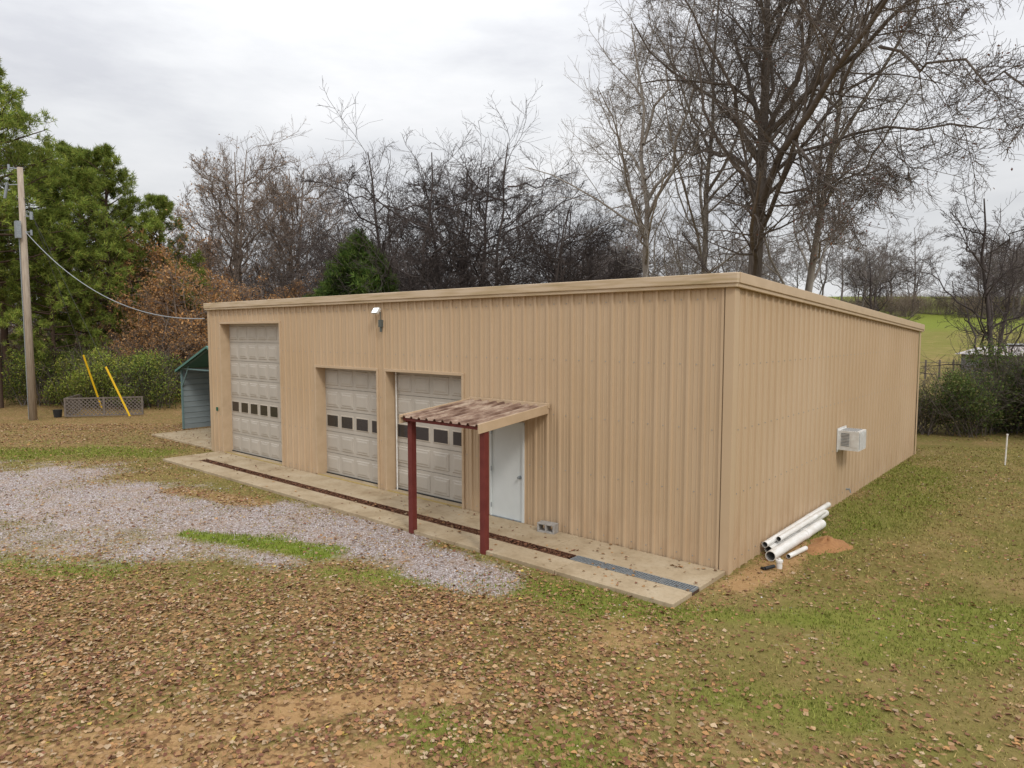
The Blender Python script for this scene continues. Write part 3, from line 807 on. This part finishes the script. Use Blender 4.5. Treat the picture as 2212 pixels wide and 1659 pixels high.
# -- the big oak behind the building
k=.0203;X0=1625
tr=[(-.1,0,0),(-.1,0,4.5),(.1,0,8.8),(.15,.1,11.5),(.1,.2,14),(.35,.1,16.5),(-.2,.3,19),(-.4,.2,22)]
big=[lim(tr,.42,.06,.05)]
for pts,r0,dep in(
   ([(1636,470),(1700,425),(1790,385),(1900,305),(2000,262),(2110,255),(2230,232),(2330,180)],.18,-.15),
   ([(1638,340),(1690,230),(1760,130),(1800,40),(1840,-90),(1870,-180)],.14,.2),
   ([(1618,400),(1560,325),(1480,285),(1400,290),(1330,250),(1270,240)],.11,-.2),
   ([(1626,270),(1570,170),(1500,90),(1440,0),(1400,-90)],.12,.1),
   ([(1638,310),(1720,265),(1840,200),(1960,150),(2090,90),(2200,80)],.13,.3),
   ([(1620,470),(1570,410),(1510,390),(1440,420)],.07,.3),
   ([(1640,200),(1700,110),(1740,0),(1760,-100)],.09,-.3),
   ([(1632,430),(1740,350),(1860,350),(1960,370),(2060,400)],.09,.35),
   ([(1634,250),(1600,120),(1560,-20),(1540,-150)],.09,.35),
   ([(1640,360),(1670,250),(1700,120),(1690,0)],.09,-.7),
   ([(1630,330),(1590,220),(1600,100),(1620,-60)],.09,.8),
   ([(1800,380),(1880,420),(1960,480),(2000,540)],.06,-.2),
   ([(1900,300),(1960,200),(2060,160),(2150,190)],.06,.1),
   ([(2000,262),(2080,330),(2150,340),(2210,400)],.05,.2),
   ([(1700,425),(1780,440),(1850,420),(1930,440)],.05,.4),
   ([(1760,130),(1860,60),(1980,20),(2080,30)],.07,-.1),
   ([(1980,140),(2060,40),(2140,-20),(2200,-30)],.06,.1),
   ([(1640,120),(1700,20),(1800,-60),(1900,-120)],.08,.1)):
    big.append(lim(LB(pts,X0,k,dep),r0,.022,.16))
lv=[(17,.38,52,7,.02,.17,5,dict(t0=.2,rr=.42,rmin=.014)),
    (11,.48,48,5,.02,.22,3,dict(t0=.12,rr=.5,rmin=.010)),
    (8,.58,45,4,.01,.25,3,dict(t0=.12,rr=.6,rmin=.008))]
me=build('big_tree',big,lv,M_bark,11,[(.16,.07,.06),(.22,.11,.07)],3500,.045,k0=10)
place_tree('bare_oak_tree',me,10.56,30,YAW)
k=.02305;X0=1400
syc=[lim([(0,0,0),(-.1,0,4)]+LB([(1392,580),(1375,500),(1372,400),(1340,250),(1300,150),(1275,60),(1262,10)],X0,k,0),.25,.03,.08)]
for pts,r0,dep in(
   ([(1385,560),(1325,440),(1250,360),(1190,290),(1130,180),(1095,100)],.11,.0),
   ([(1374,470),(1430,400),(1480,280),(1500,150),(1520,30)],.10,.2),
   ([(1372,380),(1320,330),(1230,240),(1180,130)],.08,-.2),
   ([(1350,300),(1380,200),(1400,80),(1430,0)],.08,.3),
   ([(1330,230),(1260,170),(1200,90),(1170,30)],.06,.2),
   ([(1380,540),(1440,480),(1490,440)],.06,-.4),
   ([(1300,420),(1220,400),(1150,340),(1100,330)],.05,.2),
   ([(1372,430),(1350,300),(1390,150)],.08,.8)):
    syc.append(lim(LB(pts,X0,k,dep),r0,.02,.12))
lv2=[(14,.36,46,6,.04,.15,4,dict(t0=.2,rr=.45,rmin=.013)),
     (9,.47,42,5,.03,.18,3,dict(t0=.2,rr=.55,rmin=.0095)),
     (7,.55,42,4,.02,.22,3,dict(t0=.2,rr=.6,rmin=.0075))]
M_barks=M_barkl
place_tree('sycamore_tree',build('sycamore',syc,lv2,M_barks,21,[(.16,.07,.06)],700,.05),6.78,34,YAW)
X0=1510;k=.0244
t2=[lim([(0,0,0),(0,0,4)]+LB([(1508,590),(1525,450),(1537,300),(1562,150),(1580,20),(1590,-60)],X0,k,0),.22,.03,.08)]
for pts,r0,dep in(([(1520,480),(1480,380),(1440,260),(1420,120)],.09,.1),([(1530,420),(1590,330),(1640,200),(1660,60)],.09,.3),([(1518,520),(1570,450),(1640,420)],.06,-.3),([(1535,330),(1500,200),(1490,60)],.08,-.4),([(1515,560),(1450,490),(1400,470)],.06,.2),([(1528,440),(1540,330),(1600,200)],.07,.8)):
    t2.append(lim(LB(pts,X0,k,dep),r0,.02,.12))
place_tree('sycamore_tree',build('sycamore2',t2,lv2,M_barks,22),9.86,36,YAW)
X0=1740;k=.0224
t3=[lim([(-.1,0,0),(-.1,0,4)]+LB([(1735,630),(1752,520),(1785,410),(1825,270),(1850,150),(1880,20),(1900,-60)],X0,k,0),.24,.03,.08)]
for pts,r0,dep in(([(1760,490),(1830,410),(1900,380),(1990,300)],.08,.1),([(1800,360),(1880,260),(1960,130),(2000,10)],.1,.2),([(1770,450),(1730,340),(1730,200),(1720,60)],.09,.2),([(1825,270),(1790,160),(1780,20)],.07,-.4),([(1745,560),(1820,520),(1900,500)],.06,-.2),([(1745,540),(1680,470),(1640,400)],.06,.2)):
    t3.append(lim(LB(pts,X0,k,dep),r0,.02,.12))
place_tree('sycamore_tree',build('sycamore3',t3,lv2,M_barks,23),14.2,33,YAW)
def generic(seed,h,spread,mat,vase=.5,stems=1,n1=11,fine=(8,7,4),bare=.3,leafpal=None,leafn=0,leafsize=.08,rad=None,rm=1.0,up=.05,ang=46,lean=None):
    rg=random.Random(seed);ch=[];rad=rad or h*.014
    for s_ in range(stems):
        a=rg.uniform(0,6.28);ln=lean*h if lean else (.06+.12*(stems>1))*h
        pts=[(.2*s_*math.cos(a),.2*s_*math.sin(a),0)]
        for t in(.3,.6,.85,1): pts.append((math.cos(a)*ln*t+rg.uniform(-.25,.25),math.sin(a)*ln*t+rg.uniform(-.25,.25),h*.93*t))
        ch.append(lim(pts,rad*(1 if s_==0 else .75),.03,.09))
        for q in range(n1):
            t=bare+(.9-bare)*q/n1;b=q*2.4+rg.uniform(-.5,.5)
            base=(pts[0][0]+math.cos(a)*ln*t,pts[0][1]+math.sin(a)*ln*t,h*.93*t)
            Lh=spread*(1-.45*t)*rg.uniform(.75,1.15);rise=vase*h*(1-t)*rg.uniform(.6,1.0)+.6
            ch.append(lim([base,(base[0]+math.cos(b)*Lh*.4,base[1]+math.sin(b)*Lh*.4,base[2]+rise*.3),(base[0]+math.cos(b+.2)*Lh*.75,base[1]+math.sin(b+.2)*Lh*.75,base[2]+rise*.7),(base[0]+math.cos(b+.3)*Lh,base[1]+math.sin(b+.3)*Lh,base[2]+rise)],rad*.4*(1-.5*t),.02,.12))
    lvv=[(fine[0],.42,ang,6,up,.17,4,dict(t0=.15,rr=.45,rmin=.015*rm)),
         (fine[1],.5,ang-3,4,up*.6,.22,3,dict(t0=.12,rr=.52,rmin=.010*rm)),
         (fine[2],.55,ang-5,3,up*.5,.22,3,dict(t0=.15,rr=.6,rmin=.0075*rm))]
    return build('bare_tree_mesh',ch,lvv,mat,seed,leafpal,leafn,leafsize,k0=7)
gd=[generic(31,16,7,M_barkd,.35,2,11,(11,9,5),.2,rm=1.15),generic(32,15,7.5,M_barkd,.28,2,11,(11,9,5),.18,rm=1.15),generic(33,14,6.5,M_barkd,.33,3,8,(9,8,5),.18,rm=1.1)]
gl=generic(34,18.6,5.6,M_barkm,.5,2,12,(11,9,4),.28,rm=1.25,up=.08,ang=38,lean=.08,leafpal=[(.4,.24,.13)],leafn=900)
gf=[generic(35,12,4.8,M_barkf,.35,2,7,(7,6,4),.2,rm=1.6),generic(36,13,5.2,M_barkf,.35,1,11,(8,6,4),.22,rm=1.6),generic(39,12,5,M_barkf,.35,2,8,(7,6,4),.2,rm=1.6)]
OR=[(.5,.26,.1),(.56,.33,.15),(.42,.21,.08),(.48,.29,.14)]
go=[generic(37,12,4.6,M_barkm,.4,1,10,(8,6,4),.2,OR,9000,.08,rm=1.2),generic(38,9,4.2,M_barkm,.35,2,8,(8,5,4),.15,OR,7500,.08,rm=1.2)]
for (r_,d_,m_,s_) in((-2.0,43,0,1.02),(-6.2,42,1,1.04),(-9.4,46,2,.86),(1.4,40,2,.88),(3.8,47,0,.82),(-12.8,54,1,.74),(6.5,44,1,.68),(-4.0,47,2,1.1)):
    place_tree('bare_tree',gd[m_],r_,d_,scale=s_)
place_tree('tall_bare_tree',gl,-20.6,50)
place_tree('tall_bare_tree',gl,-17.6,54,scale=.98)
for (r_,d_,m_,s_) in((-19.6,42,1,.95),(-22.8,45,0,.95),(-17.2,44,1,.85),(-27,56,0,1.1),(-21.0,40,1,.68),(-15.5,50,0,.7),(-30,54,1,1.2)):
    place_tree('oak_tree_with_brown_leaves',go[m_],r_,d_,scale=s_)
gt=generic(41,11,3.2,M_barkd,.5,1,9,(8,7,4),.25,rm=1.0)
place_tree('thin_bare_tree',gt,22.3,32,scale=1.0);place_tree('thin_bare_tree',gt,25.0,35,scale=.85);place_tree('thin_bare_tree',gt,20.2,38,scale=.8)
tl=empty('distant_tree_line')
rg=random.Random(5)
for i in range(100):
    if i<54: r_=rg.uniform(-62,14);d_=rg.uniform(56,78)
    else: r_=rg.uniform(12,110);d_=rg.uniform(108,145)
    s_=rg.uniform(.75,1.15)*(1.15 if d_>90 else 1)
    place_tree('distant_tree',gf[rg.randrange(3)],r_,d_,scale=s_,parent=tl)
# ---------------------------------------------------------------- pines
def needles(C,Dn,cnt,length,width,rg,pal,shade):
    C=np.repeat(C,cnt,0);Dn=np.repeat(Dn,cnt,0);sh=np.repeat(shade,cnt)
    d=nrm(rg.normal(0,1,C.shape)+Dn*.7+np.array([0,0,.35]));w=nrm(np.cross(d,rg.normal(0,1,d.shape)))*width
    L=length*rg.uniform(.6,1.2,len(C))[:,None]
    C=C+rg.normal(0,.06,C.shape)
    P=np.stack([C-w+d*.03,C+w+d*.03,C+d*L],1)
    pal=np.array(pal);cc=pal[rg.integers(0,len(pal),len(C))]*rg.uniform(.65,1.25,len(C))[:,None]*sh[:,None]
    return P.reshape(-1,3),np.arange(3*len(C)).reshape(-1,3),np.repeat(cc,3,0)
PG=[(.23,.31,.055),(.30,.36,.065),(.36,.38,.08),(.18,.26,.05)]
def pine(seed,h,spread,low=.3,nb=60,cnt=24):
    rg=np.random.default_rng(seed)
    P=resample([(0,0,0),(.1,.05,h*.5),(0,.1,h)],10,.05,rg)[None];R=np.linspace(h*.014,.04,10)[None]
    t=low+(1-low)*(np.arange(nb)+rg.uniform(0,1,nb))/nb;t=np.minimum(t,.995)
    f=t*9;i0=np.minimum(f.astype(int),8);pos=P[0][i0]*(1-(f-i0))[:,None]+P[0][i0+1]*(f-i0)[:,None]
    q=(t-low)/(1-low);L=spread*(np.sqrt(np.clip(1-q**1.6,0.03,1)))*np.interp(q,[0,.2,1],[.75,1,1])*rg.uniform(.6,1.15,nb)
    a=np.arange(nb)*2.4+rg.uniform(-.6,.6,nb);el=np.interp(q,[0,.5,1],[-.05,.2,.8])+rg.normal(0,.12,nb)
    d=np.stack([np.cos(a)*np.cos(el),np.sin(a)*np.cos(el),np.sin(el)],1);n=6;B=np.zeros((nb,n,3));B[:,0]=pos;p=pos.copy()
    for k in range(1,n):
        d=nrm(d+rg.normal(0,.08,d.shape)+np.array([0,0,.05]));p=p+d*(L/(n-1))[:,None];B[:,k]=p
    BR=(.02+.015*L)[:,None]*np.linspace(1,.3,n)[None]
    S1,R1=spawn(B,BR,8,.42,50,4,.1,.12,rg,t0=.3,rr=.5,rmin=.01)
    S2,R2=spawn(S1,R1,3,.55,45,3,.12,.12,rg,t0=.4,rr=.6,rmin=.008)
    C=np.concatenate([S2[:,-1],S1[:,-1],S1[:,2],B[:,-1]]);Dn=np.concatenate([nrm(S2[:,-1]-S2[:,0])]+[nrm(S1[:,-1]-S1[:,0])]*2+[nrm(B[:,-1]-B[:,-2])])
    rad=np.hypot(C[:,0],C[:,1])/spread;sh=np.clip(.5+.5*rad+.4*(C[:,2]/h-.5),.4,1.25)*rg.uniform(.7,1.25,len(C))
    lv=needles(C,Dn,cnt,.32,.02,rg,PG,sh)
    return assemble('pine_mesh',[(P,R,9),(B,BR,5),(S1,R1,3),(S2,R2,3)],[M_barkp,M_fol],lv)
pm=[pine(51,16,4.2,.32,48),pine(52,14,4.2,.25,48),pine(53,19,4.4,.34,58)]
for (r_,d_,m_,s_) in((-27.6,36.5,2,.95),(-24.6,42,0,.92),(-27.8,45,1,1.08),(-31.0,42,0,1.05),(-25.9,38.5,1,.74),(-22.8,45,1,.88),(-32.5,39,2,.95),(-31.5,49,0,1.05),(-37,45,1,1.1)):
    place_tree('pine_tree',pm[m_],r_,d_,scale=s_)
def cone_tree(seed,h,rad,pal,n=2600,cnt=20):
    rg=np.random.default_rng(seed)
    t=rg.uniform(0,1,n)**.8;a=rg.uniform(0,6.28,n)
    lobes=1+.2*np.sin(3*a+5*t)+.2*np.sin(5*a-13*t)+.15*np.sin(11*a+23*t)
    prof=np.clip(1-t**1.9,0,1)**.7*np.clip(t*6+.35,0,1)
    q=rg.uniform(.35,1.15,n)**.5;R=rad*prof*lobes*q
    C=np.stack([R*np.cos(a),R*np.sin(a),.3+t*(h-.3)+rg.normal(0,.2,n)],1);Dn=np.stack([np.cos(a),np.sin(a),0*a+1.1],1)
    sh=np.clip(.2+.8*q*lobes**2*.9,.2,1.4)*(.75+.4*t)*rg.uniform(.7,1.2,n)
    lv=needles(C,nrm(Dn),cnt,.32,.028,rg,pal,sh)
    P=resample([(0,0,0),(0,0,h*.9)],6,.02,rg)[None];R_=np.linspace(.16,.02,6)[None]
    return assemble('cedar_mesh',[(P,R_,8)],[M_barkp,M_fol],lv)
ced=cone_tree(61,9.2,2.7,[(.05,.095,.02),(.07,.12,.024),(.09,.135,.028),(.115,.15,.035)],4200,24)
place_tree('cedar_tree',ced,-8.4,38)
def shrub(seed,w,dp,h,n,pal,size,stems=60,mat=M_bark,clumps=26):
    rg=np.random.default_rng(seed)
    cc=np.stack([rg.uniform(-w/2,w/2,clumps),rg.uniform(-dp/2,dp/2,clumps),rg.uniform(.2,.8,clumps)*h],1)
    cr=rg.uniform(.2,.42,clumps)*min(h,2.6)
    i=rg.integers(0,clumps,n);v=nrm(rg.normal(0,1,(n,3)));rr_=rg.uniform(.3,1.15,n)**.5
    C=cc[i]+v*(cr[i]*rr_)[:,None]*np.array([1,1,.85])+rg.normal(0,.08,(n,3));C[:,2]=np.maximum(C[:,2],.08)
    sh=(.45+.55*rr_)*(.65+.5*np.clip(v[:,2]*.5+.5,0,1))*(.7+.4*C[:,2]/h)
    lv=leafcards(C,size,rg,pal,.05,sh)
    base=np.zeros((stems,5,3));b0=np.stack([rg.uniform(-w/2,w/2,stems)*.8,rg.uniform(-dp/2,dp/2,stems)*.8,0*rg.uniform(0,1,stems)],1)
    d=nrm(np.stack([rg.normal(0,.35,stems),rg.normal(0,.35,stems),np.ones(stems)],1));L=rg.uniform(.6,1.15,stems)*h
    p=b0;base[:,0]=p
    for k in range(1,5): d=nrm(d+rg.normal(0,.12,d.shape));p=p+d*(L/4)[:,None];base[:,k]=p
    R0=np.linspace(.02,.007,5)[None].repeat(stems,0)
    S1,R1=spawn(base,R0,6,.4,40,4,.05,.2,rg,t0=.2,rr=.6,rmin=.007)
    S2,R2=spawn(S1,R1,4,.5,40,3,.05,.2,rg,t0=.2,rr=.6,rmin=.005)
    return assemble('shrub_mesh',[(base,R0,5),(S1,R1,3),(S2,R2,3)],[mat,M_fol],lv)
YG=[(.29,.36,.06),(.36,.40,.07),(.22,.3,.05),(.42,.40,.09)]
DG=[(.10,.16,.04),(.14,.2,.05),(.18,.22,.06),(.2,.18,.07)]
sh1=shrub(71,4.4,3,3.5,17000,YG,.05)
sh2=shrub(72,3.8,2.6,3.2,14000,YG+DG[:2],.05)
place_tree('privet_bush',sh1,-22.8,37.2,YAW);place_tree('privet_bush',sh2,-19.8,37.2,YAW+.3);place_tree('privet_bush',sh2,-25.8,38.5,YAW+2,scale=1.05)
sh3=shrub(73,4.0,2.2,3.7,15000,DG,.055,80,M_bark)
sh4=shrub(74,3.5,2.2,2.9,9000,DG+[(.25,.18,.1)],.05,90,M_bark)
for i,(X_,Y_,m_,s_) in enumerate(((-1.4,20.6,sh4,.72),(.7,21.8,sh3,.78),(3.2,23.2,sh3,1.12),(1.9,24.8,sh4,.95),(5.4,24.5,sh4,1.4),(-3.2,21.6,sh4,.7))):
    rr_,dd_=invS(X_,Y_);place_tree('roadside_bush',m_,rr_,dd_,scale=s_,rot=i*1.3)
th=empty('undergrowth_thicket')
sc1=shrub(75,6,3,3.2,1600,[(.2,.13,.07),(.26,.16,.08),(.12,.13,.05)],.06,150,M_barkm)
sc2=shrub(76,6,3,2.6,2600,[(.13,.15,.05),(.2,.18,.07),(.3,.19,.09)],.06,120,M_barkm)
for i in range(46):
    r_=-52+i*1.4+rg.uniform(-1,1);d_=rg.uniform(44,56)
    place_tree('thicket_clump',[sc1,sc2][rg.randrange(2)],r_,d_,scale=rg.uniform(.9,1.5),parent=th)
for i in range(26):
    r_=12+i*3.8+rg.uniform(-1,1);d_=rg.uniform(112,125)
    place_tree('thicket_clump',[sc1,sc2][i%2],r_,d_,scale=rg.uniform(1,1.5),parent=th)

# ---------------------------------------------------------------- distant shed on the right, cars, fence
X,Y=S(38.5,50);e=empty('distant_farm_shed',(X,Y,hz(38.5,50)));e.rotation_euler=(0,0,YAW+.15)
w_,dp,h=8,5,2.2
mb=MB();mb.box(-w_/2,w_/2,-dp/2,dp/2,-.3,h)
for k in range(int(w_/.4)): mb.box(-w_/2+k*.4,-w_/2+k*.4+.06,-dp/2-.03,-dp/2,-.2,h)
mb.obj('shed_walls',simple('grey_barn_wall',(.3,.3,.31),(.2,.2,.2)),e)
mb=MB()
mb.v+=[(-w_/2-.3,-dp/2-.4,h-.05),(w_/2+.3,-dp/2-.4,h-.05),(w_/2+.3,0,h+.55),(-w_/2-.3,0,h+.55),(w_/2+.3,dp/2+.4,h-.05),(-w_/2-.3,dp/2+.4,h-.05)]
mb.f+=[(0,1,2,3),(3,2,4,5)];mb.m+=[0,0]
mb.obj('shed_roof',simple('tin_roof',(.5,.5,.5),(.3,.22,.18),1.0,.6,stretch=(2,.3,1)),e)
def car(r_,d_,rot,c):
    X,Y=S(r_,d_);e=empty('parked_car',(X,Y,hz(r_,d_)));e.rotation_euler=(0,0,rot)
    prof=[(-2.2,.35),(-2.2,.85),(-1.9,.98),(-1.2,1.02),(-.75,1.42),(.7,1.45),(1.4,1.0),(2.1,.9),(2.25,.6),(2.2,.35)]
    mb=MB();n=len(prof)
    for y in(-.85,.85): mb.v+=[(x,y*(.82 if z>1.1 else 1),z) for x,z in prof]
    for i in range(n): j=(i+1)%n;mb.f.append((i,j,n+j,n+i));mb.m.append(1 if prof[i][1]>=1.0 and prof[j][1]>=1.0 and abs(prof[i][1]-prof[j][1])>.2 else 0)
    mb.f+=[tuple(range(n-1,-1,-1)),tuple(range(n,2*n))];mb.m+=[0,0]
    for y in(-.87,.84): mb.box(-.95,.95,y,y+.03,1.04,1.34,1)
    for x in(-1.4,1.4):
        for y in(-.9,.7): mb.cyl((x,y,.33),(x,y+.2,.33),.33,k=16,m=1)
    mb.obj('car_body',[simple('car_paint_white',c,c,1,.3),M_blkm],e,bevel=.03)
car(50.5,68,YAW+.3,(.7,.72,.75));car(54,70,YAW+.2,(.65,.7,.78))
fe=empty('farm_fence')
mb=MB()
for k in range(40):
    r_=16+k*1.2;d_=52+.15*k;X,Y=S(r_,d_);h_=hz(r_,d_);mb.box(X-.06,X+.06,Y-.06,Y+.06,h_-.1,h_+1.5)
mb.obj('fence_posts',M_lat,fe)
mb=MB();pr_=None
for k in range(40):
    r_=16+k*1.2;d_=52+.15*k;X,Y=S(r_,d_);p=Vector((X,Y,hz(r_,d_)))
    if pr_ is not None:
        for q in(.4,.85,1.3): mb.cyl(pr_+Vector((0,0,q)),p+Vector((0,0,q)),.02,k=4,cap=False)
    pr_=p
mb.obj('fence_rails',M_lat,fe)

# ---------------------------------------------------------------- camera
cam=bpy.data.cameras.new('camera');cam.sensor_width=36;cam.lens=1475/2212*36;cam.clip_end=4000;cam.clip_start=.1
co=bpy.data.objects.new('camera',cam);col.objects.link(co);sc.camera=co
co.location=(4.594,-10.856,4.0);co.rotation_euler=(math.radians(90-4.36),0,math.atan2(SI,CO))
# ---------------------------------------------------------------- light
sun=bpy.data.lights.new('sun','SUN');sun.energy=1.3;sun.angle=math.radians(12);sun.color=(1,.96,.9)
so=bpy.data.objects.new('sun',sun);col.objects.link(so)
sd=Vector((.85,-.42,.85)).normalized();so.rotation_euler=sd.to_track_quat('Z','Y').to_euler()
w=bpy.data.worlds.new('World');sc.world=w;w.use_nodes=True;nt=w.node_tree;bg=nt.nodes['Background']
sky=N(nt,'ShaderNodeTexSky',sky_type='NISHITA');sky.sun_disc=False;sky.sun_elevation=math.asin(sd.z);sky.sun_rotation=math.atan2(sd.x,sd.y)
tc=N(nt,'ShaderNodeTexCoord');sx=N(nt,'ShaderNodeSeparateXYZ');nt.links.new(tc.outputs['Generated'],sx.inputs[0])
mr=N(nt,'ShaderNodeMapRange');mr.inputs['From Min'].default_value=.15;mr.inputs['From Max'].default_value=1;mr.inputs['To Min'].default_value=.84;mr.inputs['To Max'].default_value=2.1;nt.links.new(sx.outputs['Z'],mr.inputs['Value'])
mp=N(nt,'ShaderNodeMapping');mp.inputs['Scale'].default_value=(1,1,3.6);nt.links.new(tc.outputs['Generated'],mp.inputs['Vector'])
n1=noise_node(nt,2.6,8,mp.outputs[0],.58)
cl=ramp(nt,n1,[(.3,(.70,.71,.75)),(.5,(.87,.88,.90)),(.68,(.99,.99,1.0))])
cloud=mix(nt,1.0,cl,mr.outputs[0],'MULTIPLY')
skys=mix(nt,1.0,sky.outputs[0],(.1,.1,.1),'MULTIPLY')
fin=mix(nt,.06,cloud,skys)
nt.links.new(fin,bg.inputs['Color']);bg.inputs['Strength'].default_value=1.0
sc.view_settings.view_transform='Standard';sc.view_settings.look='None';sc.view_settings.exposure=0
